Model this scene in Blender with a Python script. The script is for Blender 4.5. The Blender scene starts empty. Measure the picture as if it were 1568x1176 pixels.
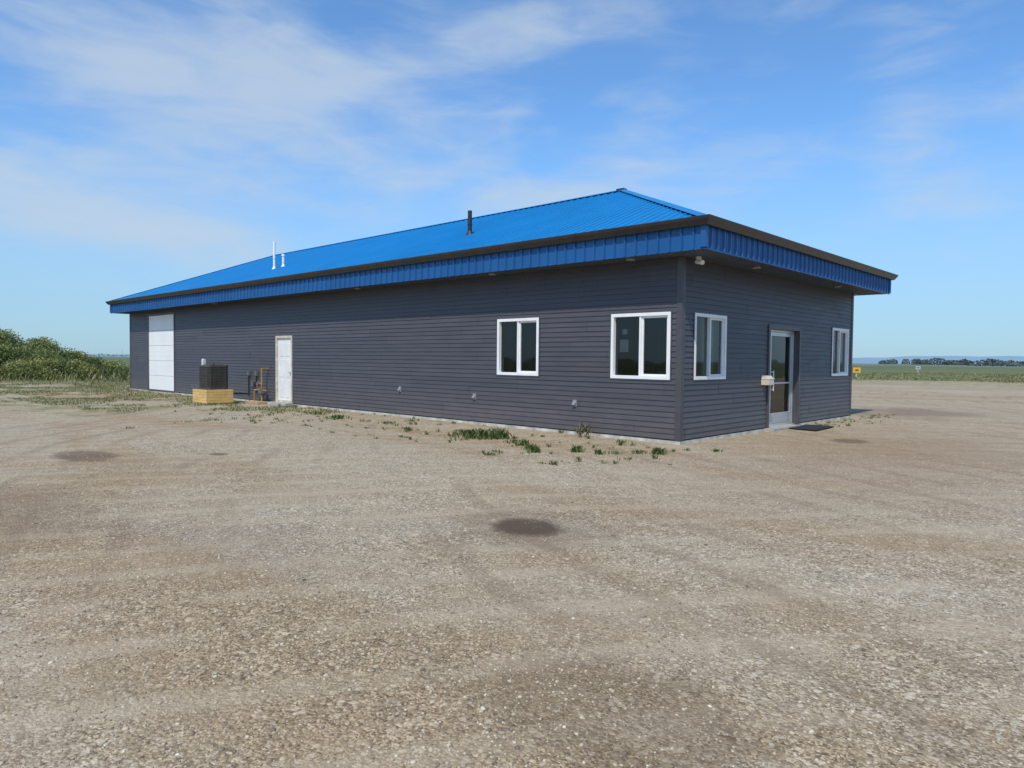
import bpy, math, random
import numpy as np
from mathutils import Matrix, Vector
random.seed(3); rng=np.random.default_rng(5)
D=bpy.data; S=bpy.context.scene
COL=S.collection
# ---------------------------------------------------------------- helpers
def mesh_obj(name, verts, faces, mats, fm=None, parent=None, smooth=False):
    me=D.meshes.new(name); me.from_pydata([tuple(v) for v in verts],[],[tuple(f) for f in faces])
    if not isinstance(mats,(list,tuple)): mats=[mats]
    for m in mats: me.materials.append(m)
    if fm is not None: me.polygons.foreach_set('material_index',fm)
    if smooth: me.polygons.foreach_set('use_smooth',[True]*len(me.polygons))
    me.update(); o=D.objects.new(name,me); COL.objects.link(o)
    if parent: o.parent=parent
    return o
def np_mesh(name, V, F, mat, parent=None, shade=None, smooth=False):
    """V (n,3), F (m,k) arrays"""
    me=D.meshes.new(name); n=len(V); m,k=F.shape
    me.vertices.add(n); me.vertices.foreach_set('co',V.astype(np.float32).ravel())
    me.loops.add(m*k); me.loops.foreach_set('vertex_index',F.astype(np.int32).ravel())
    me.polygons.add(m); me.polygons.foreach_set('loop_start',np.arange(0,m*k,k,dtype=np.int32))
    me.polygons.foreach_set('loop_total',np.full(m,k,dtype=np.int32))
    if smooth: me.polygons.foreach_set('use_smooth',np.ones(m,dtype=bool))
    me.materials.append(mat); me.update(calc_edges=True); me.validate()
    if shade is not None:
        a=me.attributes.new('shade','FLOAT','POINT'); a.data.foreach_set('value',shade.astype(np.float32))
    o=D.objects.new(name,me); COL.objects.link(o)
    if parent: o.parent=parent
    return o
def empty(name,loc=(0,0,0)):
    o=D.objects.new(name,None); COL.objects.link(o); o.location=loc; return o
BF=[(0,3,2,1),(4,5,6,7),(0,1,5,4),(1,2,6,5),(2,3,7,6),(3,0,4,7)]
def boxv(lo,hi):
    x0,y0,z0=lo;x1,y1,z1=hi
    return [(x0,y0,z0),(x1,y0,z0),(x1,y1,z0),(x0,y1,z0),(x0,y0,z1),(x1,y0,z1),(x1,y1,z1),(x0,y1,z1)]
class MB:
    def __init__(s): s.v=[];s.f=[];s.m=[]
    def add(s,v,f,mi=0):
        b=len(s.v); s.v+=list(v); s.f+=[tuple(b+i for i in q) for q in f]; s.m+=[mi]*len(f)
    def box(s,lo,hi,mi=0):
        lo2=[min(a,b) for a,b in zip(lo,hi)];hi2=[max(a,b) for a,b in zip(lo,hi)]
        s.add(boxv(lo2,hi2),BF,mi)
    def cyl(s,p0,p1,r0,r1=None,n=14,mi=0,cap=True):
        r1=r0 if r1 is None else r1
        p0=Vector(p0);p1=Vector(p1);d=(p1-p0).normalized()
        a=d.orthogonal().normalized();b=d.cross(a)
        v=[]
        for p,r in((p0,r0),(p1,r1)):
            for i in range(n):
                t=2*math.pi*i/n; v.append(tuple(p+a*math.cos(t)*r+b*math.sin(t)*r))
        f=[(i,(i+1)%n,n+(i+1)%n,n+i) for i in range(n)]
        if cap: f+=[tuple(range(n))[::-1],tuple(range(n,2*n))]
        s.add(v,f,mi)
    def obj(s,name,mats,parent=None,bevel=0,smooth=False):
        o=mesh_obj(name,s.v,s.f,mats,s.m,parent,smooth)
        if bevel:
            b=o.modifiers.new('bev','BEVEL');b.width=bevel;b.segments=2;b.limit_method='ANGLE'
        return o
# ---------------------------------------------------------------- node helpers
def newmat(name):
    m=D.materials.new(name);m.use_nodes=True;nt=m.node_tree
    return m,nt,nt.nodes['Principled BSDF']
def N(nt,t,**k):
    n=nt.nodes.new(t)
    for a,b in k.items(): setattr(n,a,b)
    return n
def setin(nt,sock,v):
    if isinstance(v,bpy.types.NodeSocket): nt.links.new(v,sock)
    else:
        if sock.type=='RGBA' and not hasattr(v,'__len__'): v=(v,v,v)
        if sock.type=='RGBA' and len(v)==3: v=(*v,1)
        sock.default_value=v
def math_(nt,op,a,b=0.0,clamp=False):
    n=N(nt,'ShaderNodeMath',operation=op);n.use_clamp=clamp;setin(nt,n.inputs[0],a);setin(nt,n.inputs[1],b);return n.outputs[0]
def mixc(nt,f,a,b,mode='MIX'):
    n=N(nt,'ShaderNodeMix',data_type='RGBA',blend_type=mode);setin(nt,n.inputs[0],f);setin(nt,n.inputs[6],a);setin(nt,n.inputs[7],b);return n.outputs[2]
def noise(nt,vec,scale,detail=4,rough=.5,dist=0,out='Fac'):
    n=N(nt,'ShaderNodeTexNoise');nt.links.new(vec,n.inputs['Vector']);n.inputs['Scale'].default_value=scale
    n.inputs['Detail'].default_value=detail;n.inputs['Roughness'].default_value=rough;n.inputs['Distortion'].default_value=dist
    return n.outputs[out]
def ramp(nt,fac,stops):
    n=N(nt,'ShaderNodeValToRGB');nt.links.new(fac,n.inputs[0]);e=n.color_ramp.elements
    while len(e)<len(stops): e.new(.5)
    for el,(p,c) in zip(e,stops):
        el.position=p; el.color=(c,c,c,1) if not hasattr(c,'__len__') else (*c,1)
    return n.outputs[0]
def smooth(nt,x,a,b,lo=0,hi=1):
    n=N(nt,'ShaderNodeMapRange',interpolation_type='SMOOTHSTEP');setin(nt,n.inputs[0],x)
    for i,v in zip((1,2,3,4),(a,b,lo,hi)): n.inputs[i].default_value=v
    return n.outputs[0]
def mapping(nt,vec,rot=(0,0,0),scale=(1,1,1),loc=(0,0,0)):
    n=N(nt,'ShaderNodeMapping');nt.links.new(vec,n.inputs[0]);n.inputs['Rotation'].default_value=rot
    n.inputs['Scale'].default_value=scale;n.inputs['Location'].default_value=loc;return n.outputs[0]
def pos(nt): return N(nt,'ShaderNodeNewGeometry').outputs['Position']
def bump(nt,p,h,strength,dist):
    b=N(nt,'ShaderNodeBump');b.inputs['Strength'].default_value=strength;b.inputs['Distance'].default_value=dist
    nt.links.new(h,b.inputs['Height']);nt.links.new(b.outputs[0],p.inputs['Normal'])
def simple(name,col,rough=.5,metal=0,var=.12,vscale=3,bmp=0):
    m,nt,p=newmat(name);P=pos(nt)
    n=noise(nt,P,vscale,5,.6)
    c=tuple(x*(1-var) for x in col);c2=tuple(min(1,x*(1+var)) for x in col)
    nt.links.new(mixc(nt,smooth(nt,n,.3,.7),c,c2),p.inputs['Base Color'])
    p.inputs['Roughness'].default_value=rough;p.inputs['Metallic'].default_value=metal
    if bmp: bump(nt,p,noise(nt,P,vscale*8,4),bmp,.01)
    return m
# ---------------------------------------------------------------- materials
def siding_mat():
    m,nt,p=newmat('vinyl_siding');P=pos(nt)
    at=N(nt,'ShaderNodeAttribute',attribute_name='shade').outputs['Fac']
    n=noise(nt,mapping(nt,P,scale=(1,1,6)),1.2,4,.65)
    base=mixc(nt,smooth(nt,n,.25,.75),(.060,.056,.063),(.077,.072,.080))
    sep=N(nt,'ShaderNodeSeparateXYZ');nt.links.new(P,sep.inputs[0])
    dust=math_(nt,'MULTIPLY',smooth(nt,sep.outputs[2],1.0,.0),noise(nt,P,4,4,.7))
    base=mixc(nt,math_(nt,'MULTIPLY',dust,.4),base,(.22,.185,.145))
    hs=N(nt,'ShaderNodeHueSaturation');nt.links.new(base,hs.inputs['Color']);nt.links.new(at,hs.inputs['Value'])
    nt.links.new(hs.outputs[0],p.inputs['Base Color'])
    nt.links.new(smooth(nt,n,.2,.8,.42,.58),p.inputs['Roughness'])
    bump(nt,p,noise(nt,mapping(nt,P,scale=(1,1,12)),8,2),.15,.003)
    return m
M_sid=siding_mat()
M_dark=simple('dark_backing',(.02,.02,.022),.8)
M_trim=simple('charcoal_trim',(.070,.066,.074),.42)
M_gut=simple('gutter_metal',(.033,.030,.028),.35,0,.2,5)
def metal_blue(name,c1,c2):
    m,nt,p=newmat(name);P=pos(nt)
    n=noise(nt,P,.8,5,.6)
    nt.links.new(mixc(nt,smooth(nt,n,.3,.7),c1,c2),p.inputs['Base Color'])
    nt.links.new(smooth(nt,noise(nt,P,2.5,4,.6),.3,.7,.34,.5),p.inputs['Roughness'])
    bump(nt,p,noise(nt,P,1.7,3),.2,.02)
    return m
M_roof=metal_blue('blue_roof_metal',(.004,.185,.45),(.005,.21,.50))
M_fas=metal_blue('blue_fascia_metal',(.006,.080,.24),(.010,.095,.28))
M_sof=simple('soffit_metal',(.085,.10,.125),.5)
M_white=simple('white_vinyl',(.80,.80,.78),.4,0,.04)
M_wdoor=simple('white_door_paint',(.76,.75,.71),.5,0,.06,2)
M_gdoor=simple('white_overhead_paint',(.80,.80,.78),.5,0,.03,1)
M_old=simple('weathered_frame',(.55,.50,.42),.7,0,.2,6)
M_alu=simple('aluminium',(.62,.63,.64),.35,.6,.06)
M_conc=simple('concrete',(.36,.34,.30),.85,0,.2,5,.4)
M_black=simple('black_pipe',(.018,.018,.018),.5)
M_grey=simple('grey_plastic',(.32,.32,.32),.5)
M_dgrey=simple('dark_grey_box',(.13,.13,.13),.5)
M_ac=simple('ac_metal',(.085,.078,.068),.45,.2,.15,6)
M_ply=simple('yellow_plywood',(.64,.42,.15),.7,0,.15,5)
M_gas=simple('yellow_gas_pipe',(.36,.20,.06),.6,0,.25,8)
M_int=simple('interior_wall',(.13,.12,.105),.8)
M_cur=simple('dark_curtain',(.02,.02,.03),.9)
M_cur2=simple('light_blind',(.40,.42,.42),.9)
M_paper=simple('paper_notice',(.5,.5,.48),.8)
M_rub=simple('rubber_mat',(.02,.02,.02),.9,0,.3,20)
def glass():
    m=D.materials.new('window_glass');m.use_nodes=True;nt=m.node_tree;nt.nodes.clear()
    o=N(nt,'ShaderNodeOutputMaterial');t=N(nt,'ShaderNodeBsdfTransparent');t.inputs[0].default_value=(.62,.66,.66,1)
    g=N(nt,'ShaderNodeBsdfGlossy');g.inputs['Roughness'].default_value=.015
    fr=N(nt,'ShaderNodeFresnel');fr.inputs[0].default_value=1.55
    P=pos(nt);b=N(nt,'ShaderNodeBump');b.inputs['Strength'].default_value=.06;b.inputs['Distance'].default_value=.05
    nt.links.new(noise(nt,P,1.5,1),b.inputs['Height']);nt.links.new(b.outputs[0],g.inputs['Normal'])
    x=N(nt,'ShaderNodeMixShader');nt.links.new(math_(nt,'MULTIPLY',fr.outputs[0],1.3,True),x.inputs[0])
    nt.links.new(t.outputs[0],x.inputs[1]);nt.links.new(g.outputs[0],x.inputs[2]);nt.links.new(x.outputs[0],o.inputs[0]);return m
M_glass=glass()
# ---------------------------------------------------------------- building
L=27.45;W=9.11;ZS=3.37
B=empty('commercial_building')
LA=lambda u,z,o:(u,-o,z)
SA=lambda u,z,o:(o,u,z)
LB=lambda u,z,o:(u,W+o,z)
SB=lambda u,z,o:(-L-o,u,z)
winL=[(-4.60,-3.37,1.15,2.39),(-1.51,-.20,1.15,2.39)]
doorL=(-14.52,-13.50,.07,2.17); gar=(-25.29,-22.61,.06,3.18)
winS=[(.44,1.70,1.15,2.39),(7.56,8.80,1.15,2.39)]; doorS=(3.72,5.40,.05,2.26)
opL=winL+[doorL,gar]; opS=winS+[doorS]
def cells(us,zs,ops):
    for i in range(len(us)-1):
        for j in range(len(zs)-1):
            uc=(us[i]+us[i+1])/2;zc=(zs[j]+zs[j+1])/2
            if us[i+1]-us[i]<1e-5 or zs[j+1]-zs[j]<1e-5: continue
            if any(a<uc<b and c<zc<d for a,b,c,d in ops): continue
            yield us[i],us[i+1],zs[j],zs[j+1]
def siding(name,T,u0,u1,ops,vis=False):
    V=[];F=[];sh=[]
    z=.07;k=0;h=.1;nc=0
    while z<ZS-.001:
        if nc%2==0:
            off=random.uniform(0,3.66); seams=[]
            s=u0+off
            while s<u1: seams.append(s); s+=3.66
            vals=[random.uniform(.92,1.07) for _ in range(len(seams)+1)]
            jit=[random.uniform(0,.004) for _ in range(len(seams)+1)]
        zt=min(z+h,ZS)
        edges=[u0]+seams+[u1]
        for i in range(len(edges)-1):
            a=edges[i]+((.009 if vis else .004) if i else 0);b=edges[i+1]
            us=sorted([a,b]+[q for o in ops for q in o[:2] if a<q<b])
            zs=sorted([z,zt]+[q for o in ops for q in o[2:] if z<q<zt])
            for (ua,ub,za,zb) in cells(us,zs,ops):
                def out(q):
                    t=(q-z)/h; return .021-.015*t+jit[i]
                b0=len(V)
                V+=[T(ua,za,out(za)),T(ub,za,out(za)),T(ub,zb,out(zb)),T(ua,zb,out(zb))];F.append((b0,b0+1,b0+2,b0+3))
                sh+=[vals[i]]*4
                if za==z:
                    b0=len(V);V+=[T(ua,za,.002),T(ub,za,.002),T(ub,za,out(za)),T(ua,za,out(za))];F.append((b0,b0+1,b0+2,b0+3));sh+=[vals[i]]*4
        z+=h;nc+=1
    np_mesh(name,np.array(V),np.array(F),M_sid,B,np.array(sh))
    bk=MB()
    us=sorted([u0,u1]+[q for o in ops for q in o[:2]]);zs=sorted([0.02,ZS+.3]+[q for o in ops for q in o[2:]])
    for (ua,ub,za,zb) in cells(us,zs,ops): bk.add([T(ua,za,0),T(ub,za,0),T(ub,zb,0),T(ua,zb,0)],[(0,1,2,3)])
    bk.obj(name+'_backing',M_dark,B)
siding('long_wall_siding',LA,-L,0,opL)
siding('front_wall_siding',SA,0,W,opS,True)
siding('back_wall_siding',LB,-L,0,[])
siding('rear_wall_siding',SB,0,W,[])
# corner posts
mb=MB()
for cx,cy,sx,sy in((0,0,1,-1),(0,W,1,1),(-L,0,-1,-1),(-L,W,-1,1)):
    mb.box((cx-sx*.085,cy+sy*.0,.05),(cx+sx*.03,cy+sy*.03,ZS-.001))
    mb.box((cx,cy-sy*.085,.05),(cx+sx*.0301,cy-sy*.0005,ZS-.001))
mb.obj('corner_trim',M_trim,B,.006)
mb=MB()
def bx(m,T,u0,u1,z0,z1,o0,o1,mi=0): m.box(T(u0,z0,o0),T(u1,z1,o1),mi)
def frame(m,T,u0,u1,z0,z1,o0,o1,w,mi=0):
    bx(m,T,u0,u0+w,z0,z1,o0,o1,mi);bx(m,T,u1-w,u1,z0,z1,o0,o1,mi)
    bx(m,T,u0+w,u1-w,z0,z0+w,o0,o1,mi);bx(m,T,u0+w,u1-w,z1-w,z1,o0,o1,mi)
for w_ in winL: frame(mb,LA,w_[0]-.024,w_[1]+.024,w_[2]-.024,w_[3]+.024,0,.027,.023)
for w_ in winS: frame(mb,SA,w_[0]-.024,w_[1]+.024,w_[2]-.024,w_[3]+.024,0,.027,.023)
mb.obj('window_channel_trim',M_trim,B)
mb=MB();mb.box((-L+.01,0.01,-.2),(-.01,W-.01,.045));mb.obj('floor_slab',M_conc,B)
mb=MB()
for (a,b) in((-L-.0,-14.54),(-13.48,.0)): mb.box((a,-.028,-.1),(b,-.003,.044))
mb.box((.003,-.028,-.1),(.028,3.70,.044));mb.box((.003,5.42,-.1),(.028,W,.044))
mb.obj('base_flashing',simple('base_flashing_mat',(.48,.46,.41),.5,0,.35,3),B)
# interior room
mb=MB()
mb.add([(-7,.12,.05),(-.12,.12,.05),(-.12,W-.12,.05),(-7,W-.12,.05)],[(0,1,2,3)])
mb.add([(-7,.12,3.2),(-.12,.12,3.2),(-.12,W-.12,3.2),(-7,W-.12,3.2)],[(0,1,2,3)])
mb.add([(-7,.12,.05),(-7,W-.12,.05),(-7,W-.12,3.2),(-7,.12,3.2)],[(0,1,2,3)])
mb.add([(-7,W-.12,.05),(-.12,W-.12,.05),(-.12,W-.12,3.2),(-7,W-.12,3.2)],[(0,1,2,3)])
mb.box((-3.0,3.0,.06),(-2.4,5.2,1.1));mb.box((-4.6,1.2,.06),(-3.4,2.0,.8))
mb.obj('interior_room',M_int,B)
def window(T,u0,u1,z0,z1,curt,slide=1):
    m=MB();frame(m,T,u0,u1,z0,z1,-.12,.035,.062)
    um=(u0+u1)/2;bx(m,T,um-.022,um+.022,z0+.062,z1-.062,-.07,.018)
    if slide>0: frame(m,T,um+.022,u1-.062,z0+.062,z1-.062,-.06,-.005,.036)
    else: frame(m,T,u0+.062,um-.022,z0+.062,z1-.062,-.06,-.005,.036)
    m.obj('window_frame',M_white,B,.004)
    g=MB()
    for a,b,o in((u0+.06,um,-.045),(um,u1-.06,-.035)):
        g.add([T(a,z0+.06,o),T(b,z0+.06,o),T(b,z1-.06,o),T(a,z1-.06,o)],[(0,1,2,3)])
    g.obj('window_pane',M_glass,B)
    for (a,b,za,zb,mat) in curt:
        n=28;V=[];F=[]
        for i in range(n+1):
            u=a+(b-a)*i/n;o=-.22+.025*math.sin(i*1.3)+.008*math.sin(i*2.9)
            V+=[T(u,za,o),T(u,zb,o)]
            if i: F.append((2*i-2,2*i,2*i+1,2*i-1))
        mesh_obj('curtain',V,F,mat,parent=B)
window(LA,*winL[0],[(-4.75,-4.35,.9,2.5,M_cur),(-3.9,-3.3,.9,2.5,M_cur)])
window(LA,*winL[1],[(-.85,-.1,.9,2.5,M_cur)])
window(SA,*winS[0],[(1.15,1.9,.9,2.5,M_cur2)])
window(SA,*winS[1],[(7.4,7.9,.9,2.5,M_cur2)])
m=MB();bx(m,LA,-1.36,-1.16,1.66,1.90,-.062,-.056);bx(m,LA,-1.30,-1.19,2.0,2.1,-.062,-.056);m.obj('window_notice',M_paper,B)
# long side man door
u0,u1,z0,z1=doorL
m=MB();frame(m,LA,u0,u1,z0,z1,-.08,.03,.075,0)
bx(m,LA,u0+.077,u1-.077,z0+.02,z1-.077,-.05,-.02,1)
for (a,b) in((.12,.42),(.5,.78)):
    for (c,d) in((.15,.7),(.8,1.35),(1.45,1.85)):
        bx(m,LA,u0+a+.06,u0+b+.04,z0+c,z0+d,-.02,-.012,1)
m.cyl(LA(u1-.16,1.02,-.02),LA(u1-.16,1.02,.04),.028,mi=2)
m.obj('side_door',[M_old,M_wdoor,M_alu],B,.004)
m=MB();bx(m,LA,u0-.05,u1+.1,-.05,.075,.03,.3);m.obj('side_door_step',M_conc,B,.01)
# garage door
u0,u1,z0,z1=gar
m=MB();frame(m,LA,u0-.07,u1+.07,z0-.03,z1+.07,-.02,.035,.07,1)
for i in range(5):
    h=(z1-z0-.01)/5;bx(m,LA,u0,u1,z0+.005+i*h,z0+(i+1)*h-.004,-.03,-.0,0)
    for q in(.2,.4): bx(m,LA,u0+.02,u1-.02,z0+i*h+q-.006,z0+i*h+q+.006,0,.004,0)
m.obj('overhead_door',[M_gdoor,M_trim],B,.002)
# front glass door
u0,u1,z0,z1=doorS
m=MB()
bx(m,SA,u0-.06,u0+.03,z0-.03,z1+.06,-.16,.045,0);bx(m,SA,u1-.03,u1+.06,z0-.03,z1+.06,-.16,.045,0)
bx(m,SA,u0+.03,u1-.03,z1-.04,z1+.06,-.16,.045,0)
bx(m,SA,u0+.03,3.99,z0,z1-.04,-.165,-.10,0)
frame(m,SA,3.99,u1-.03,z0,z1-.04,-.165,-.09,.05,1)
a,b=4.045,u1-.085
frame(m,SA,a,b,z0+.055,z1-.095,-.15,-.10,.085,1)
bx(m,SA,a+.085,b-.085,z0+.14,z0+.29,-.145,-.105,1)
g=MB();g.add([SA(a+.08,z0+.28,-.125),SA(b-.08,z0+.28,-.125),SA(b-.08,z1-.17,-.125),SA(a+.08,z1-.17,-.125)],[(0,1,2,3)])
g.obj('entrance_door_glass',M_glass,B)
m.cyl(SA(a+.11,.85,-.05),SA(a+.11,1.3,-.05),.013,mi=2);m.cyl(SA(a+.11,.88,-.05),SA(a+.06,.88,-.10),.011,mi=2);m.cyl(SA(a+.11,1.27,-.05),SA(a+.06,1.27,-.10),.011,mi=2)
bx(m,SA,a+.1,b-.1,1.0,1.035,-.10,-.085,1)
m.obj('entrance_door',[M_trim,M_alu,M_white],B,.004)
m=MB();bx(m,SA,3.6,5.1,-.1,.05,-.16,.2)
m.obj('entrance_step',M_conc,B,.012)
# soffit
ox,oy=.75,.6
X0,X1,Y0,Y1=-L-oy,ox,-oy,W+oy
m=MB()
m.add([(X0,Y0,ZS+.003),(X1,Y0,ZS+.003),(X1,Y1,ZS+.003),(X0,Y1,ZS+.003)],[(0,3,2,1)])
n=int((X1-X0)/.15)
for i in range(n):
    x=X0+.1+i*.15
    m.box((x,Y0+.02,ZS-.004),(x+.012,-.03,ZS+.003))
for i in range(int((Y1-Y0)/.15)):
    y=Y0+.1+i*.15
    m.box((.035,y,ZS-.004),(X1-.02,y+.012,ZS+.002))
m.obj('soffit',M_sof,B)
# fascia ribbed sheets
def ribbed(T,u0,u1,z0,z1,name):
    V=[];F=[];prof=[]
    u=u0
    while u<u1-.24:
        prof+=[(u,0),(u+.085,0),(u+.09,.006),(u+.10,.006),(u+.105,0),(u+.185,0),(u+.197,.03),(u+.217,.03)]
        u+=.229
    prof+=[(u,0),(u1,0)]
    for (q,o) in prof: V+=[T(q,z0,o),T(q,z1,o)]
    for i in range(len(prof)-1): F.append((2*i,2*i+2,2*i+3,2*i+1))
    mesh_obj(name,V,F,M_fas,parent=B)
FZ=3.775
ribbed(lambda u,z,o:(u,Y0-o,z),X0,X1,ZS,FZ,'fascia')
ribbed(lambda u,z,o:(X1+o,u,z),Y0,Y1,ZS,FZ,'fascia')
ribbed(lambda u,z,o:(u,Y1+o,z),X0,X1,ZS,FZ,'fascia')
ribbed(lambda u,z,o:(X0-o,u,z),Y0,Y1,ZS,FZ,'fascia')
m=MB()
for (a,b) in(((X0-.025,Y0-.012,ZS-.012),(X1+.012,Y0+.02,ZS+.012)),((X1-.02,Y0+.021,ZS-.0121),(X1+.0121,Y1+.012,ZS+.012))): m.box(a,b)
for (cx,cy,sx,sy) in((X1,Y0,1,-1),(X1,Y1,1,1),(X0,Y0,-1,-1)):
    m.box((cx-sx*.06,cy,ZS+.02),(cx+sx*.034,cy+sy*.034,FZ)); m.box((cx,cy-sy*.06,ZS+.0201),(cx+sx*.0345,cy-sy*.001,FZ))
m.obj('fascia_trim',M_fas,B,.004)
# gutter
G=[(0.0,3.75),(.055,3.745),(.085,3.79),(.115,3.83),(.13,3.87),(.13,3.885),(.118,3.885),(.1,3.84),(.0,3.84)]
def loop(prof,name,mat):
    V=[];F=[];k=len(prof)
    for (cx,cy,sx,sy) in((X1,Y0,1,-1),(X1,Y1,1,1),(X0,Y1,-1,1),(X0,Y0,-1,-1)):
        for (o,z) in prof: V.append((cx+sx*(o+.036),cy+sy*(o+.036),z))
    for c in range(4):
        for i in range(k):
            a=c*k+i;b=c*k+(i+1)%k;c2=((c+1)%4)*k
            F.append((a,b,c2+(i+1)%k,c2+i))
    return mesh_obj(name,V,F,mat,parent=B)
loop(G,'gutter',M_gut)
# roof
E=.06; ZE=3.868; RY=W/2; run=RY-(Y0-E); RX1=X1+E-run; RX0=X0-E+run; ZR=6.03
ex0,ex1,ey0,ey1=X0-E,X1+E,Y0-E,Y1+E
V=[(ex0,ey0,ZE),(ex1,ey0,ZE),(ex1,ey1,ZE),(ex0,ey1,ZE),(RX0,RY,ZR),(RX1,RY,ZR)]
mesh_obj('roof_sheet',V,[(0,1,5,4),(1,2,5),(2,3,4,5),(3,0,4)],M_roof,parent=B)
sl=(ZR-ZE)/run
V=[];F=[]
def rib(p0,p1,w,h):
    b=len(V);d=(Vector(p1)-Vector(p0));side=Vector((-d.y,d.x,0)).normalized()
    for p in(p0,p1):
        p=Vector(p)
        V.extend([tuple(p-side*w),tuple(p-side*w*.4+Vector((0,0,h))),tuple(p+side*w*.4+Vector((0,0,h))),tuple(p+side*w)])
    F.extend([(b,b+4,b+5,b+1),(b+1,b+5,b+6,b+2),(b+2,b+6,b+7,b+3)])
sp=.229;e=.002
x=ex0+.1
while x<ex1-.05:
    r=min(run,x-ex0,ex1-x)
    rib((x,ey0,ZE+e),(x,ey0+r,ZE+sl*r+e),.024,.026); rib((x,ey1,ZE+e),(x,ey1-r,ZE+sl*r+e),.024,.026); x+=sp
y=ey0+.1
while y<ey1-.05:
    r=min(run,y-ey0,ey1-y)
    rib((ex1,y,ZE+e),(ex1-r,y,ZE+sl*r+e),.024,.026); rib((ex0,y,ZE+e),(ex0+r,y,ZE+sl*r+e),.024,.026); y+=sp
mesh_obj('roof_ribs',V,F,M_roof,parent=B)
V=[];F=[]
def cap(p0,p1,w,h,drop):
    b=len(V);d=(Vector(p1)-Vector(p0));side=Vector((-d.y,d.x,0)).normalized()
    for p in(p0,p1):
        p=Vector(p)+Vector((0,0,h))
        V.extend([tuple(p-side*w-Vector((0,0,drop))),tuple(p),tuple(p+side*w-Vector((0,0,drop)))])
    F.extend([(b,b+3,b+4,b+1),(b+1,b+4,b+5,b+2)])
cap((RX0,RY,ZR),(RX1+.05,RY,ZR),.16,.045,.16*sl)
for (cx,cy,rx) in((ex1,ey0,RX1),(ex1,ey1,RX1),(ex0,ey0,RX0),(ex0,ey1,RX0)):
    cap((cx,cy,ZE),(rx,RY,ZR),.13,.045,.13*sl*.7)
mesh_obj('ridge_caps',V,F,M_roof,parent=B)
m=MB();m.box((RX1-.2,RY-.09,ZR-.02),(RX1+.05,RY+.09,ZR+.06));m.obj('ridge_vent',M_gut,B,.02)
# roof pipes
def rz(y): return ZE+sl*(y-ey0)
m=MB()
def pipe(x,y,r,h,mi,capp=False):
    z=rz(y);m.cyl((x,y,z-.05),(x,y,z+.09),r*2.2,r*1.05,mi=mi);m.cyl((x,y,z),(x,y,z+h),r,mi=mi)
    m.cyl((x,y,z+h*.4),(x,y,z+h*.4+.03),r*1.2,mi=mi)
    if capp: m.cyl((x,y,z+h-.05),(x,y,z+h+.02),r*1.5,mi=mi)
pipe(-7.14,1.5,.055,.62,0)
pipe(-16.5,1.0,.04,.95,1)
pipe(-16.15,1.15,.04,.42,1,True)
m.obj('roof_vent_pipes',[M_black,M_white],B,smooth=False)
# wall outlets/hoods
m=MB()
for (u,z) in((-8.1,.70),(-5.32,.63),(-2.38,.62)):
    bx(m,LA,u-.05,u+.05,z-.07,z+.07,.01,.035)
    m.add([LA(u-.04,z+.05,.03),LA(u+.04,z+.05,.03),LA(u+.04,z-.03,.09),LA(u-.04,z-.03,.09),LA(u+.04,z-.03,.035),LA(u-.04,z-.03,.035)],[(0,1,2,3),(1,4,2),(0,3,5),(3,2,4,5)])
m.obj('wall_outlet_hoods',simple('hood_grey',(.24,.24,.25),.5),B,.003)
m=MB()
for u in(-18.3,-9.6,-4.5,-.9): m.cyl((u,-.3,ZS-.025),(u,-.3,ZS),.085,n=20)
for u in(2.2,6.8): m.cyl((.38,u,ZS-.025),(.38,u,ZS),.085,n=20)
m.obj('soffit_lights',M_grey,B)
m=MB();m.cyl((.2,.22,ZS-.05),(.2,.22,ZS),.05);m.cyl((.17,.2,ZS-.09),(.32,.12,ZS-.12),.038);m.cyl((.3,.13,ZS-.116),(.34,.11,ZS-.124),.044,mi=0)
m.cyl((.2,.22,ZS-.09),(.2,.22,ZS-.05),.015);m.obj('security_camera',[M_white],B,.003)
m=MB()
P5=[(0,0),(.17,0),(.17,.13),(.11,.2),(0,.2)]
V=[];
for u in(3.36,3.62):
    for (o,z) in P5: V.append(SA(u,1.0+z,.02+o))
m.add(V,[(0,1,2,3,4),(9,8,7,6,5)]+[(i,5+i,5+(i+1)%5,(i+1)%5) for i in(0,1,2,3)],0)
bx(m,SA,3.35,3.63,1.128,1.142,.02,.20,1)
m.obj('mailbox',[simple('mailbox_metal',(.62,.56,.45),.45),M_white],B,.004)
m2=MB();m2.box((.32,4.45,.0),(.95,5.7,.02));o=m2.obj('door_mat',M_rub,None,.008);o.rotation_euler=(0,0,math.radians(2))
# ---------------------------------------------------------------- AC unit
A=empty('air_conditioner')
cx,cy=-16.05,-1.35
m=MB()
m.box((cx-.55,cy-.42,0.0),(cx+.45,cy+.42,.43),0)
for i in range(5): m.box((cx-.56,cy-.435,.03+i*.085),(cx+.46,cy-.421,.03+i*.085+.078),0); m.box((cx+.451,cy-.43,.03+i*.085),(cx+.466,cy+.43,.03+i*.085+.078),0)
m.obj('plywood_base',M_ply,A,.004)
def rsq(h,r,n=6):
    pts=[]
    for q,(sx,sy) in enumerate(((1,1),(-1,1),(-1,-1),(1,-1))):
        for i in range(n+1):
            t=math.pi/2*(q+i/n);pts.append((cx+sx*(h-r)+r*math.cos(t),cy+sy*(h-r)+r*math.sin(t)))
    return pts
def prism(m,pts,z0,z1,mi=0):
    n=len(pts);v=[(*p,z0) for p in pts]+[(*p,z1) for p in pts]
    m.add(v,[(i,(i+1)%n,n+(i+1)%n,n+i) for i in range(n)]+[tuple(range(n))[::-1],tuple(range(n,2*n))],mi)
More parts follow.
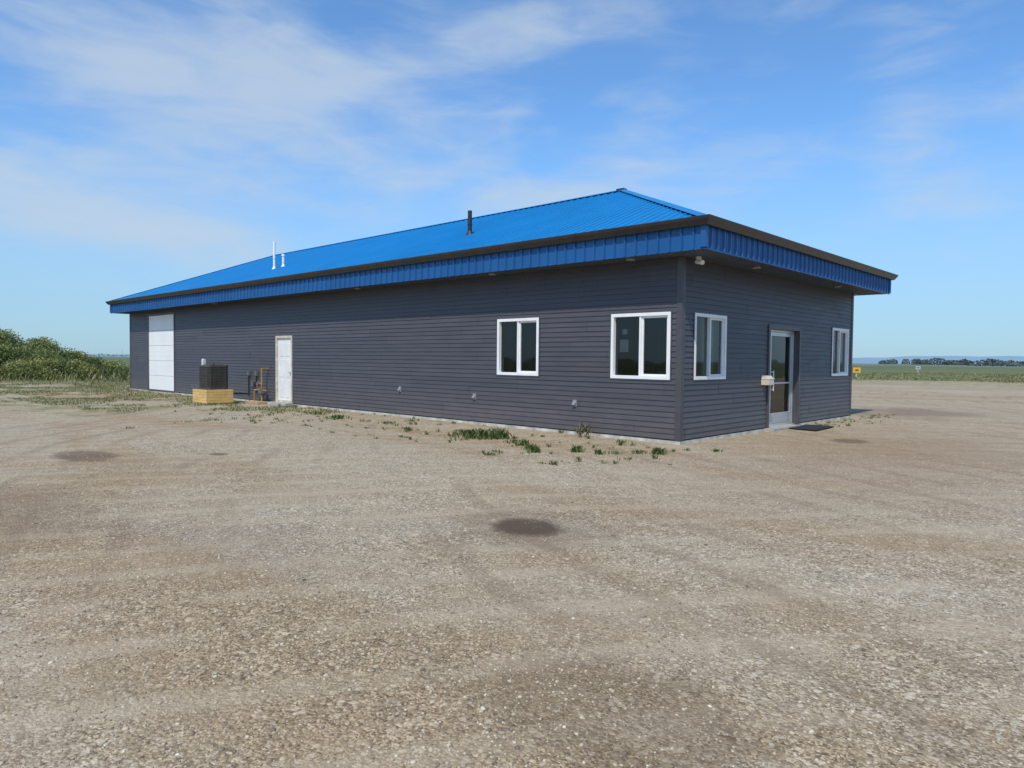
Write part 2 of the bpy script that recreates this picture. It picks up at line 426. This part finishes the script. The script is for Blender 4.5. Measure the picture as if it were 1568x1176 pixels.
m=MB();prism(m,rsq(.35,.12),.44,.52);prism(m,rsq(.335,.11),.52,1.17,1);prism(m,rsq(.36,.13),1.17,1.22)
for p in rsq(.348,.12,9): m.cyl((*p,.5),(*p,1.18),.007,n=6,mi=0)
for s in(-1,1):
    for i in range(13):
        t=-.24+i*.04
        m.box((cx+t-.007,cy+s*.352-.006,.5),(cx+t+.007,cy+s*.352+.006,1.18));m.box((cx+s*.352-.006,cy+t-.007,.5),(cx+s*.352+.006,cy+t+.007,1.18))
for i in range(7):
    z=.56+i*.09;prism(m,rsq(.356,.125),z,z+.012)
for r in(.06,.11,.16,.21,.26,.31):
    for i in range(24):
        t0=2*math.pi*i/24;t1=2*math.pi*(i+1)/24
        m.cyl((cx+r*math.cos(t0),cy+r*math.sin(t0),1.245),(cx+r*math.cos(t1),cy+r*math.sin(t1),1.245),.005,n=5)
m.cyl((cx,cy,1.22),(cx,cy,1.26),.05);m.obj('condenser_body',[M_ac,M_black],A)
m=MB();m.cyl((cx-.52,cy-.1,.0),(cx-.52,cy-.1,1.42),.03);m.box((cx-.57,cy-.14,1.12),(cx-.47,cy-.04,1.40))
m.obj('electrical_post',simple('white_conduit',(.62,.64,.66),.5),A,.005)
m=MB()
for (u,z) in((-16.25,.95),(-15.95,.6),(-15.72,.95)): bx(m,LA,u-.06,u+.06,z-.08,z+.08,.02,.10,0)
m.cyl(LA(-16.25,.95,.07),LA(-16.25,.2,.07),.02,mi=1);m.cyl(LA(-15.72,.95,.07),LA(-15.72,.3,.07),.022,mi=1)
m.cyl(LA(-15.95,.6,.07),LA(-15.72,.6,.07),.018,mi=1)
m.cyl(LA(-16.25,.25,.07),LA(-16.0,.3,.9),.022,mi=1)
m.obj('electrical_boxes',[M_dgrey,M_black],B,.004)
m=MB()
m.cyl((-15.0,-.25,0),(-15.0,-.25,1.15),.026);m.cyl((-15.0,-.25,1.12),(-15.0,.0,1.12),.024)
m.cyl((-15.5,-.25,.42),(-14.7,-.25,.42),.022);m.cyl((-15.5,-.25,.42),(-15.5,-.25,.0),.02);m.cyl((-15.0,-.25,.62),(-15.3,-.25,.62),.02)
m.cyl((-15.3,-.25,.62),(-15.3,-.25,.42),.02)
m.cyl((-15.2,-.31,.62),(-15.2,-.19,.62),.07,n=20,mi=1);m.box((-15.09,-.33,.33),(-14.91,-.18,.50),1)
m.cyl((-15.2,-.25,.62),(-15.2,-.25,.74),.02,mi=1)
m.obj('gas_meter',[M_gas,simple('meter_grey',(.15,.13,.11),.5)],None,.003)
m=MB();m.box((-15.3,-.6,-.02),(-14.62,-.2,.07));m.obj('meter_pad',simple('pad_wood',(.38,.27,.17),.8,0,.2,6),None,.01)
# ---------------------------------------------------------------- ground
CX,CY=6.525,-11.376
def gmat():
    m,nt,p=newmat('ground_mat');P=pos(nt)
    sep=N(nt,'ShaderNodeSeparateXYZ');nt.links.new(P,sep.inputs[0]);X,Y=sep.outputs[0],sep.outputs[1]
    def vor(scale):
        v=N(nt,'ShaderNodeTexVoronoi',voronoi_dimensions='2D',feature='F1');nt.links.new(P,v.inputs['Vector']);v.inputs['Scale'].default_value=scale;return v
    v1=vor(50);v2=vor(105);v3=vor(22)
    def cellv(v):
        s=N(nt,'ShaderNodeSeparateColor');nt.links.new(v.outputs['Color'],s.inputs[0]);return s.outputs[0]
    st1=ramp(nt,cellv(v1),[(0,(.15,.12,.085)),(.3,(.31,.25,.17)),(.65,(.46,.38,.26)),(.9,(.58,.505,.38)),(1,(.72,.66,.53))])
    st2=ramp(nt,cellv(v2),[(0,(.15,.115,.08)),(.4,(.35,.28,.185)),(.8,(.52,.43,.295)),(1,(.68,.60,.46))])
    st3=ramp(nt,cellv(v3),[(0,(.18,.15,.11)),(.5,(.38,.32,.225)),(1,(.64,.57,.44))])
    mid=noise(nt,P,9,3,.6)
    c=mixc(nt,smooth(nt,mid,.46,.62),st2,st1)
    c=mixc(nt,math_(nt,'MULTIPLY',smooth(nt,cellv(v3),.78,.84),smooth(nt,v3.outputs['Distance'],.42,.3)),c,st3)
    mot=noise(nt,P,5.5,5,.8)
    c=mixc(nt,1,c,ramp(nt,mot,[(.30,.74),(.5,1.0),(.68,1.18)]),'MULTIPLY')
    fn=noise(nt,P,.8,5,.65)
    sand=mixc(nt,noise(nt,P,180,2,.7),(.32,.25,.16),(.47,.38,.255))
    c=mixc(nt,math_(nt,'MULTIPLY',smooth(nt,fn,.38,.64),.55),c,sand)
    crev=smooth(nt,v1.outputs['Distance'],.40,.78)
    c=mixc(nt,math_(nt,'MULTIPLY',crev,.28),c,(.13,.10,.07))
    big=noise(nt,mapping(nt,P,rot=(0,0,.7),scale=(.30,1,1)),.36,4,.62,.6)
    c=mixc(nt,smooth(nt,big,.45,.63,0,.65),c,mixc(nt,1,c,(.80,.67,.52),'MULTIPLY'))
    c=mixc(nt,smooth(nt,noise(nt,P,.21,3,.6),.48,.62,0,.6),c,mixc(nt,1,c,(1.10,1.12,1.19),'MULTIPLY'))
    def track(cx_,cy_,sc_,d,off):
        t_=N(nt,'ShaderNodeTexWave',wave_type='RINGS',rings_direction='SPHERICAL');nt.links.new(mapping(nt,P,loc=(-cx_,-cy_,0),scale=(1,1,0)),t_.inputs['Vector'])
        t_.inputs['Scale'].default_value=sc_;t_.inputs['Distortion'].default_value=d;t_.inputs['Detail'].default_value=2;t_.inputs['Detail Scale'].default_value=.5;t_.inputs['Phase Offset'].default_value=off
        return t_.outputs['Fac']
    tm=math_(nt,'MULTIPLY',smooth(nt,track(26,-22,.45,3,0),.65,.95),smooth(nt,fn,.35,.55))
    c=mixc(nt,math_(nt,'MULTIPLY',tm,.4),c,(.48,.39,.27))
    tm2=math_(nt,'MULTIPLY',smooth(nt,track(20,30,.38,3.5,1.3),.78,.98),smooth(nt,noise(nt,P,.35,2),.45,.6))
    c=mixc(nt,math_(nt,'MULTIPLY',tm2,.35),c,(.22,.16,.105))
    edge=math_(nt,'MULTIPLY',math_(nt,'SUBTRACT',mot,.5),.8)
    edge2=math_(nt,'MULTIPLY',math_(nt,'SUBTRACT',fn,.5),1.9)
    def spot(x,y,rx,ry,amt,col=(.085,.058,.038),soft=.55):
        dx=math_(nt,'DIVIDE',math_(nt,'SUBTRACT',X,x),rx);dy=math_(nt,'DIVIDE',math_(nt,'SUBTRACT',Y,y),ry)
        r=math_(nt,'SQRT',math_(nt,'ADD',math_(nt,'MULTIPLY',dx,dx),math_(nt,'MULTIPLY',dy,dy)))
        r=math_(nt,'ADD',r,edge if max(rx,ry)<1 else edge2)
        return smooth(nt,r,1.2,1.2-soft,0,amt),col
    for a in((2.27,-6.62,.36,.33,.88),(2.27,-6.62,.85,.8,.25),(-5.28,-8.06,.75,.42,.6),(-4.22,-6.52,.2,.13,.7),(4.8,-8.9,.7,.5,.28),
             (3.0,1.5,3.2,7,.45,(.28,.18,.105),1.0),(.9,12.5,2.0,2.8,.55,(.16,.11,.075),.9),(-1.5,-9.8,1.6,.9,.45,(.20,.145,.09),.9),(1.9,3.2,.35,.5,.55),(1.0,-8.8,1.6,.7,.3,(.22,.155,.10),.9),(8,-3,1.5,3,.35,(.24,.16,.10),.9)):
        f,col=spot(*a);c=mixc(nt,f,c,col)
    gn=noise(nt,P,1.3,5,.75);area=math_(nt,'MAXIMUM',math_(nt,'MAXIMUM',math_(nt,'MULTIPLY',math_(nt,'MULTIPLY',smooth(nt,X,-7,-14),smooth(nt,Y,-11,-5.5,.55,1.05)),smooth(nt,noise(nt,P,.22,2),.34,.58)),smooth(nt,Y,25,48,0,.9)),
        math_(nt,'MULTIPLY',math_(nt,'MULTIPLY',smooth(nt,Y,-3.8,-1.8),smooth(nt,Y,-.1,-1.0)),smooth(nt,X,1.5,-1.5,0,.5)))
    gc=ramp(nt,noise(nt,P,14,3,.7),[(.25,(.09,.11,.035)),(.5,(.18,.19,.07)),(.75,(.29,.26,.13))])
    thr=math_(nt,'SUBTRACT',gn,math_(nt,'MULTIPLY',math_(nt,'SUBTRACT',1,area),.35))
    c=mixc(nt,smooth(nt,thr,.42,.58,0,.7),c,gc)
    nb=math_(nt,'MULTIPLY',math_(nt,'SUBTRACT',noise(nt,P,.09,4,.65),.5),16)
    bL=smooth(nt,math_(nt,'ADD',X,nb),-35,-40);bR=smooth(nt,math_(nt,'ADD',Y,nb),54,60)
    fld=math_(nt,'MAXIMUM',bL,bR)
    fg=ramp(nt,noise(nt,P,.9,4,.75),[(.25,(.085,.105,.04)),(.5,(.15,.165,.065)),(.75,(.24,.23,.12))])
    strip=noise(nt,mapping(nt,P,rot=(0,0,.25),scale=(.12,1,1)),.014,4,.6)
    fg2=ramp(nt,strip,[(.3,(.095,.12,.055)),(.42,(.15,.17,.075)),(.52,(.10,.13,.06)),(.6,(.26,.25,.15)),(.7,(.10,.13,.065))])
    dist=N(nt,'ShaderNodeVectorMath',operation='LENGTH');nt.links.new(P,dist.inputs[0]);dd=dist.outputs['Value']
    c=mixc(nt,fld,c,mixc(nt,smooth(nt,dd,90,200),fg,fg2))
    c=mixc(nt,smooth(nt,dd,100,1800,0,.9),c,(.25,.32,.36))  # distance haze painted into the ground colour, bluer farther from the building
    nt.links.new(c,p.inputs['Base Color']);p.inputs['Roughness'].default_value=.95;p.inputs['Specular IOR Level'].default_value=.15
    h=math_(nt,'ADD',math_(nt,'MULTIPLY',v1.outputs['Distance'],-.9),math_(nt,'MULTIPLY',v2.outputs['Distance'],-.4))
    h=math_(nt,'ADD',h,math_(nt,'MULTIPLY',mot,1.2))
    bump(nt,p,h,.55,.011)
    return m
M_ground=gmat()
n=340;t=np.linspace(-1,1,n);k=9.2
g=np.sinh(k*t)/np.sinh(k)*7000
gx,gy=np.meshgrid(g+2,g-5,indexing='ij')
def vnoise(x,y,s,seed):
    r=np.random.default_rng(seed);T=r.random((64,64));x=x/s;y=y/s
    xi=np.floor(x).astype(int);yi=np.floor(y).astype(int);fx=x-xi;fy=y-yi;fx=fx*fx*(3-2*fx);fy=fy*fy*(3-2*fy)
    q=lambda a,b:T[a%64,b%64]
    return (q(xi,yi)*(1-fx)*(1-fy)+q(xi+1,yi)*fx*(1-fy)+q(xi,yi+1)*(1-fx)*fy+q(xi+1,yi+1)*fx*fy)-.5
def at(px,d):
    r=(px-784)/1085;return CX+d*(-.6845+.729*r),CY+d*(.729+.6845*r)
MOUND=(*at(-60,45),)
def gz(x,y):
    d=np.maximum(np.maximum(-L-x,x),np.maximum(-y,y-W))
    f=np.clip((d-.2)/2.5,0,1)
    z=f*(.06*vnoise(x,y,2.3,1)+.02*vnoise(x,y,.9,2)+.10*vnoise(x,y,6,3))-.012
    r=np.hypot(x,y);z=z+np.clip((r-40)/60,0,1)*.35*vnoise(x,y,25,4)
    z=z+1.9*np.exp(-(((x-MOUND[0])/5.0)**2+((y-MOUND[1])/6.2)**2))
    return z
V=np.stack([gx.ravel(),gy.ravel(),gz(gx,gy).ravel()],1)
i=np.arange(n*n).reshape(n,n)
F=np.stack([i[:-1,:-1].ravel(),i[1:,:-1].ravel(),i[1:,1:].ravel(),i[:-1,1:].ravel()],1)
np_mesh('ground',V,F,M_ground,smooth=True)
# gravel stones
def stone_mat():
    m,nt,p=newmat('gravel_stone');at_=N(nt,'ShaderNodeAttribute',attribute_name='shade').outputs['Fac']
    c=ramp(nt,at_,[(0,(.11,.09,.068)),(.25,(.25,.20,.145)),(.5,(.42,.35,.245)),(.7,(.51,.425,.295)),(.88,(.56,.50,.385)),(1,(.70,.65,.54))])
    nt.links.new(c,p.inputs['Base Color']);p.inputs['Roughness'].default_value=.85;return m
phi=(1+5**.5)/2
ico=np.array([(-1,phi,0),(1,phi,0),(-1,-phi,0),(1,-phi,0),(0,-1,phi),(0,1,phi),(0,-1,-phi),(0,1,-phi),(phi,0,-1),(phi,0,1),(-phi,0,-1),(-phi,0,1)])/math.hypot(1,phi)
icf=np.array([(0,11,5),(0,5,1),(0,1,7),(0,7,10),(0,10,11),(1,5,9),(5,11,4),(11,10,2),(10,7,6),(7,1,8),(3,9,4),(3,4,2),(3,2,6),(3,6,8),(3,8,9),(4,9,5),(2,4,11),(6,2,10),(8,6,7),(9,8,1)])
NS=95000
rr=1.2+12*rng.random(NS)**1.3; aa=math.radians(133.2)+np.radians(rng.uniform(-50,50,NS))
sx=CX+rr*np.cos(aa);sy=CY+rr*np.sin(aa)
dens=vnoise(sx,sy,1.1,7)+.6*vnoise(sx,sy,.35,8)+rng.normal(0,.35,NS)
inb=(sx<.35)&(sy>-.3)
stain=(((sx-2.27)/.38)**2+((sy+6.62)/.36)**2)<1
keep=(dens>-.12)&~inb&~(stain&(rng.random(NS)<.93));sx=sx[keep];sy=sy[keep];NS=len(sx)
sz=np.clip(rng.lognormal(math.log(.0047),.42,NS),.0025,.014)
sc=np.stack([rng.uniform(.8,1.35,NS),rng.uniform(.7,1.1,NS),rng.uniform(.45,.8,NS)],1)*sz[:,None]
jit=1+rng.uniform(-.22,.22,(NS,12,1))
v=ico[None]*jit*sc[:,None,:]
a=rng.uniform(0,6.28,NS);c_,s_=np.cos(a)[:,None],np.sin(a)[:,None]
vx=v[:,:,0]*c_-v[:,:,1]*s_;vy=v[:,:,0]*s_+v[:,:,1]*c_
zz=gz(sx,sy)+sz*.12
VV=np.stack([vx+sx[:,None],vy+sy[:,None],v[:,:,2]+zz[:,None]],2).reshape(-1,3)
FF=(icf[None]+12*np.arange(NS)[:,None,None]).reshape(-1,3)
np_mesh('gravel',VV,FF,stone_mat(),shade=np.repeat(np.clip(rng.beta(2.0,2.2,NS),0,1),12))
# ---------------------------------------------------------------- vegetation
def leaf_mat(name,stops):
    m,nt,p=newmat(name);at_=N(nt,'ShaderNodeAttribute',attribute_name='shade').outputs['Fac']
    c=ramp(nt,at_,stops);nt.links.new(c,p.inputs['Base Color']);p.inputs['Roughness'].default_value=.65
    out=nt.nodes['Material Output'];tr=N(nt,'ShaderNodeBsdfTranslucent');nt.links.new(c,tr.inputs[0])
    x=N(nt,'ShaderNodeMixShader');x.inputs[0].default_value=.25;nt.links.new(p.outputs[0],x.inputs[1]);nt.links.new(tr.outputs[0],x.inputs[2]);nt.links.new(x.outputs[0],out.inputs[0]);return m
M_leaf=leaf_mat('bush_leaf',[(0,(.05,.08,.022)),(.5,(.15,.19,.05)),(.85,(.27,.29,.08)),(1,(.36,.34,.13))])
M_weed=leaf_mat('weed_leaf',[(0,(.05,.09,.022)),(.5,(.13,.175,.05)),(.85,(.23,.25,.09)),(1,(.42,.36,.20))])
M_bark=simple('bark',(.09,.07,.05),.9)
def leaves(P,nrm_jit,size,shade,name,mat,parent=None,asp=.5):
    n=len(P);d=rng.normal(size=(n,3));d/=np.linalg.norm(d,axis=1)[:,None]
    e=rng.normal(size=(n,3));e-=d*(e*d).sum(1)[:,None];e/=np.linalg.norm(e,axis=1)[:,None]
    s=size[:,None]
    V=np.stack([P-d*s,P+e*s*asp,P+d*s,P-e*s*asp],1).reshape(-1,3)
    F=np.arange(4*n).reshape(n,4)
    return np_mesh(name,V,F,mat,parent,np.repeat(shade,4))
def bush(cx,cy,w,dpt,h,nl,ncl,ls,name='bush'):
    root=empty(name,(cx,cy,0));m=MB();cl=[]
    G=lambda x,y: float(gz(np.array([cx+x]),np.array([cy+y]))[0])
    for i in range(ncl):
        a=rng.uniform(0,6.28);r=math.sqrt(rng.random());x=r*math.cos(a)*w;y=r*math.sin(a)*dpt
        zt=h*(1-.5*r**2)*rng.uniform(.65,1.0);zg=G(x,y)
        cl.append((x,y,zg+zt*rng.uniform(.4,.8),rng.uniform(.2,.34)*h,zg))
        p0=(x*.8,y*.8,G(x*.8,y*.8)-.05);p1=(x*.9,y*.9,zg+zt*.4);p2=(x,y,zg+zt*.75)
        m.cyl(p0,p1,.04,.028,n=6);m.cyl(p1,p2,.028,.01,n=6)
        for q in range(3):
            m.cyl(p1,(x+rng.normal()*.3,y+rng.normal()*.3,zg+zt*rng.uniform(.5,.8)),.016,.005,n=5)
    m.obj('stems',M_bark,root)
    cl=np.array(cl);idx=rng.integers(0,ncl,nl);c=cl[idx]
    d=rng.normal(size=(nl,3));d/=np.linalg.norm(d,axis=1)[:,None];rad=c[:,3]*rng.random(nl)**.4*1.15
    P=c[:,:3]+d*rad[:,None]*np.array([1.6,1.6,1.0])
    gl=gz(P[:,0]+cx,P[:,1]+cy);k=nl//3
    P[:k,2]=gl[:k]+rng.random(k)*np.maximum(P[:k,2]-gl[:k],.1)
    P[:,2]=np.maximum(P[:,2],gl+.02)
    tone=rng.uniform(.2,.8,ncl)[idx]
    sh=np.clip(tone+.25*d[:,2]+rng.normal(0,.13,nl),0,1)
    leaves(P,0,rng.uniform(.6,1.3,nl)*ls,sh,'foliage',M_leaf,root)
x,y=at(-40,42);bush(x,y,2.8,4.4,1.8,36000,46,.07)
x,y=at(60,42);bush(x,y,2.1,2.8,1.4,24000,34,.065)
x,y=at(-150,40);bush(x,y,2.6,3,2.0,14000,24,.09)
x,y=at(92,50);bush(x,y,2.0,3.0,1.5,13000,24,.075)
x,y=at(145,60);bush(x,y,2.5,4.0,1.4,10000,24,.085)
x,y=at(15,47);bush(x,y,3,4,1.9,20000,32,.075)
def blades(P,H,Wd,sh,name,mat,lean=.5):
    n=len(P);a=rng.uniform(0,6.28,n);dr=np.stack([np.cos(a),np.sin(a),np.zeros(n)],1)
    sd=np.stack([-np.sin(a),np.cos(a),np.zeros(n)],1)*Wd[:,None]
    l=rng.uniform(.2,1,n)[:,None]*lean*H[:,None];up=np.array([0,0,1.])[None]*H[:,None]
    mid=P+dr*l*.4+up*.55;tip=P+dr*l*1.2+up*.95
    V=np.stack([P-sd*.6,P+sd*.6,mid+sd,tip,mid-sd],1).reshape(-1,3)
    return np_mesh(name,V,np.arange(5*n).reshape(n,5),mat,None,np.repeat(sh,5))
ng=22000
x=MOUND[0]+rng.normal(0,4.4,ng);y=MOUND[1]+rng.normal(0,5.0,ng)
blades(np.stack([x,y,gz(x,y)-.02],1),rng.uniform(.25,.6,ng),rng.uniform(.015,.035,ng),np.clip(rng.normal(.7,.2,ng),0,1),'tall_grass',M_weed,.7)
Pw=[];Hw=[];Ww=[];Sw=[]
def tuft(x,y,r,h,nb,w,tone=.5):
    for _ in range(nb):
        q=abs(rng.normal(0,.5))*r;a=rng.uniform(0,6.28);px,py=x+q*math.cos(a),y+q*math.sin(a)
        Pw.append((px,py,0));Hw.append(h*rng.uniform(.4,1.1)*math.exp(-(q/r)**2*.5));Ww.append(w*rng.uniform(.6,1.4));Sw.append(min(1,max(0,tone+rng.normal(0,.2))))
for (x,y,r,h,nb,w) in((-3.42,-1.79,.6,.19,280,.013),(-3.0,-1.6,.3,.24,110,.014),(-4.0,-1.6,.4,.12,100,.012),(-1.9,-2.1,.18,.14,60,.015),(-2.3,-1.9,.2,.09,50,.012),
    (-1.14,-2.66,.14,.15,60,.016),(-1.4,-2.5,.12,.12,45,.016),(-.67,-2.13,.14,.14,55,.016),(-.25,-2.1,.1,.11,40,.016),(.40,-1.36,.18,.14,80,.016),(.1,-1.5,.2,.07,50,.012),(-.1,-1.85,.2,.06,40,.012),
    (-8.7,-1.53,.4,.12,130,.012),(-6.8,-1.4,.3,.09,60,.011),(-10.2,-1.2,.4,.11,90,.011),(-5.4,-1.9,.2,.1,40,.012),(-.9,-.5,.2,.07,40,.01),(.9,-.35,.15,.06,40,.01)):
    tuft(x,y,r,h,nb,w,.5)
for _ in range(130):
    x=rng.uniform(-14,1.2);y=-rng.uniform(.05,.5) if rng.random()<.15 else -rng.uniform(.5,3.6)
    tuft(x,y,rng.uniform(.05,.16),rng.uniform(.03,.09),int(rng.uniform(8,22)),.008,rng.uniform(.4,.85))
for _ in range(50):
    y=rng.uniform(5.5,11);tuft(.1+abs(rng.normal(0,.5)),y,.12,rng.uniform(.03,.07),12,.008,.6)
for _ in range(14): tuft(-1.95+rng.normal(0,.1),-.3+rng.normal(0,.06),.05,.32,2,.0025,1.0)
Pw=np.array(Pw);Pw[:,2]=gz(Pw[:,0],Pw[:,1])
blades(Pw,np.array(Hw),np.array(Ww),np.array(Sw),'weeds',M_weed,.8)
ng=100000
x=rng.uniform(-36,-8,ng);y=rng.uniform(-14,3,ng)
kp=(vnoise(x,y,1.6,11)+.7*vnoise(x,y,.5,12)+vnoise(x,y,6,13)*.8+np.where((y>-5.5)&(x<-10),.26,-.12)+(-x-24)*.010>.24)&~((y>-.1)&(x>-L-.1))
x=x[kp];y=y[kp];nn=len(x);P=np.stack([x,y,gz(x,y)],1)
blades(P,rng.uniform(.02,.07,nn),rng.uniform(.005,.012,nn),np.clip(rng.normal(.72,.2,nn),0,1),'grass',M_weed,.9)
ng=60000
px=rng.uniform(-30,1700,ng);side=rng.random(ng)<.4
px=np.where(side,rng.uniform(-60,240,ng),rng.uniform(1290,1700,ng));d=np.where(side,rng.uniform(40,80,ng),rng.uniform(56,110,ng))
x,y=at(px,d);kp=(x<-37)|((y+9*vnoise(x,y,5,31)>55));x=x[kp];y=y[kp];nn=len(x)
blades(np.stack([x,y,gz(x,y)-.02],1),rng.uniform(.05,.15,nn)*(1+.8*vnoise(x,y,7,32)),rng.uniform(.02,.05,nn),np.clip(rng.normal(.82,.18,nn),0,1),'field_grass',M_weed,.9)
# distant tree rows
Pt=[];St=[]
for (p0,p1,d,h,nt_) in((1345,1420,800,4.6,1000),(1395,1620,700,4.4,3000),(-60,120,1000,3,500),(150,215,1300,3,200),(1480,1700,480,2.6,700)):
    for _ in range(nt_):
        q=rng.random();pxx=p0+(p1-p0)*q
        g_=float(vnoise(np.array([pxx*1.0]),np.array([d*1.0]),9,21)[0])+.5
        if g_<.2: continue
        x,y=at(pxx,d+rng.normal(0,8))
        hh=h*(.5+1.1*g_);z=rng.random()*hh
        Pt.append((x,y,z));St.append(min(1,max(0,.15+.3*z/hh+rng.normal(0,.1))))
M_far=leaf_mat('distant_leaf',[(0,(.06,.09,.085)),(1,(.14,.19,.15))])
leaves(np.array(Pt),0,rng.uniform(.5,1.2,len(Pt)),np.array(St),'distant_tree_row',M_far,None,.8)
# hills
V=[];F=[]
for i in range(241):
    a=math.radians(133.2+60-120*i/240);r=6300
    q=(60*2*i/240-60)
    s=min(1,max(0,(q-20)/12));s=s*s*(3-2*s)
    h=8+3*math.sin(i*.41+1)+2*math.sin(i*1.1)+s*(58+7*math.sin(i*.16)+3*math.sin(i*.5))
    V+=[(CX+r*math.cos(a),CY+r*math.sin(a),-8),(CX+(r+300)*math.cos(a),CY+(r+300)*math.sin(a),h)]
    if i: F.append((2*i-2,2*i,2*i+1,2*i-1))
m_,nt_,p_=newmat('hazy_hills');nt_.links.new(mixc(nt_,noise(nt_,mapping(nt_,pos(nt_),scale=(1,1,6)),.003,5),(.16,.27,.36),(.23,.34,.42)),p_.inputs['Base Color']);p_.inputs['Roughness'].default_value=1  # aerial haze painted into the hills as a pale blue base colour
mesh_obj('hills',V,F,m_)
def sign(px,d,w,h,z0,col,name):
    x,y=at(px,d);m=MB();m.box((x-.04,y-.04,-.1),(x+.04,y+.04,z0+h),1)
    R=Vector((.729,.6845,0));Fw=Vector((-.6845,.729,0));c=Vector((x,y,z0+h/2))-Fw*.06
    pts=[c+R*(sx*w/2)+Vector((0,0,sz_*h/2)) for sx,sz_ in((-1,-1),(1,-1),(1,1),(-1,1))]
    m.add([tuple(p) for p in pts]+[tuple(p-Fw*.02) for p in pts],BF,0)
    c2=c-Fw*.026;pts=[c2+R*(sx*w/4)+Vector((0,0,sz_*h/5)) for sx,sz_ in((-1,-1),(1,-1),(1,1),(-1,1))]
    m.add([tuple(p) for p in pts],[(0,1,2,3)],2)
    m.obj(name,[simple(name+'_face',col,.5),M_old,M_dgrey],None)
sign(1311,72,.75,.55,.45,(.75,.42,.02),'traffic_sign')
sign(1405,115,.8,.5,.5,(.45,.45,.45),'traffic_sign')
m=MB();x,y=at(187,900);m.cyl((x,y,0),(x,y,9.0),.22,.16,n=8);m.box((x-1.1,y-.15,8.3),(x+1.1,y+.15,8.5));m.obj('utility_pole',simple('pole_wood',(.30,.32,.34),.9))
# ---------------------------------------------------------------- world
w=D.worlds.new('World');S.world=w;w.use_nodes=True;nt=w.node_tree;bg=nt.nodes['Background']
EL=math.radians(52);AZ=math.atan2(.42,-.9)
sky=N(nt,'ShaderNodeTexSky',sky_type='NISHITA');sky.sun_disc=False;sky.sun_elevation=EL;sky.sun_rotation=AZ
sky.air_density=1.0;sky.dust_density=.6;sky.ozone_density=2.0;sky.altitude=500
tc=N(nt,'ShaderNodeTexCoord').outputs['Generated']
sp_=N(nt,'ShaderNodeSeparateXYZ');nt.links.new(tc,sp_.inputs[0])
def dot(v):
    d_=N(nt,'ShaderNodeVectorMath',operation='DOT_PRODUCT');nt.links.new(tc,d_.inputs[0]);d_.inputs[1].default_value=v;return d_.outputs['Value']
RAD=180/math.pi
az=math_(nt,'MULTIPLY',math_(nt,'ARCTAN2',dot((.729,.6845,0)),dot((-.6845,.729,0))),RAD)   # degrees east of north-west
el=math_(nt,'MULTIPLY',math_(nt,'ARCSINE',sp_.outputs[2]),RAD)
ae=N(nt,'ShaderNodeCombineXYZ');nt.links.new(az,ae.inputs[0]);nt.links.new(el,ae.inputs[1])
# cloud banks: azimuth, elevation, half width, half height, tilt, weight
banks=[(-20,15.5,15,4.4,-14,.20),(-35,11.5,12,3,-6,.18),(-25,8.5,16,1.8,-8,.15),(-30,22,12,3.6,-12,.15),(-4,24,16,3.0,14,.15),(-12,20.5,9,2.4,-20,.13),(8.5,15.5,5,2.8,20,.18),(1,13,7,2.4,-10,.14),(30,13.0,4,2.8,-25,.15),(29,20,5,3,60,.11),(18,14,7,1.8,10,.10),(20,9,9,1.5,4,.07)]
acc=None
for (a0,e0,wa,he,tl,wt) in banks:
    t_=math.radians(tl);mp=N(nt,'ShaderNodeMapping',vector_type='TEXTURE');nt.links.new(ae.outputs[0],mp.inputs[0])
    mp.inputs['Location'].default_value=(a0,e0,0);mp.inputs['Rotation'].default_value=(0,0,t_);mp.inputs['Scale'].default_value=(wa,he,1)
    ln=N(nt,'ShaderNodeVectorMath',operation='LENGTH');nt.links.new(mp.outputs[0],ln.inputs[0])
    f_=smooth(nt,ln.outputs['Value'],1.8,.1,0,wt)
    acc=f_ if acc is None else math_(nt,'ADD',acc,f_)
nA=noise(nt,mapping(nt,ae.outputs[0],rot=(0,0,math.radians(12)),scale=(.05,.17,1)),1.0,7,.52,.9)
nB=noise(nt,mapping(nt,ae.outputs[0],rot=(0,0,math.radians(15)),scale=(.14,.48,1)),1.0,6,.58,.6)
cv=math_(nt,'ADD',math_(nt,'ADD',math_(nt,'MULTIPLY',nA,.62),math_(nt,'MULTIPLY',nB,.36)),acc)
cl=smooth(nt,cv,.46,.84,.05,.74)
cl=math_(nt,'MULTIPLY',cl,smooth(nt,sp_.outputs[2],.03,.14))
hz=smooth(nt,sp_.outputs[2],.0,.34,1,0)
c=mixc(nt,1,sky.outputs[0],(.98,1.55,1.98),'MULTIPLY')
c=mixc(nt,math_(nt,'MULTIPLY',hz,.75),c,(3.45,4.95,6.5))
c=mixc(nt,cl,c,(5.5,6.5,7.6))
nt.links.new(c,bg.inputs[0]);bg.inputs[1].default_value=.1
sd=D.lights.new('sun','SUN');sd.energy=3.5;sd.angle=math.radians(.5);sd.color=(1,.94,.84)
so=D.objects.new('sun',sd);COL.objects.link(so)
sv=Vector((math.sin(AZ)*math.cos(EL),math.cos(AZ)*math.cos(EL),math.sin(EL)))
so.rotation_euler=sv.to_track_quat('Z','Y').to_euler();so.location=(0,-20,30)
# ---------------------------------------------------------------- camera
cd=D.cameras.new('camera');cd.sensor_width=36;cd.lens=36*1085/1568;cd.clip_end=20000;cd.clip_start=.05
co=D.objects.new('camera',cd);COL.objects.link(co);S.camera=co
co.matrix_world=Matrix.Translation((CX,CY,1.5))@Matrix.Rotation(math.radians(43.2),4,'Z')@Matrix.Rotation(math.radians(88.0),4,'X')@Matrix.Rotation(math.radians(.55),4,'Z')
S.view_settings.view_transform='Standard';S.view_settings.look='None';S.view_settings.exposure=0
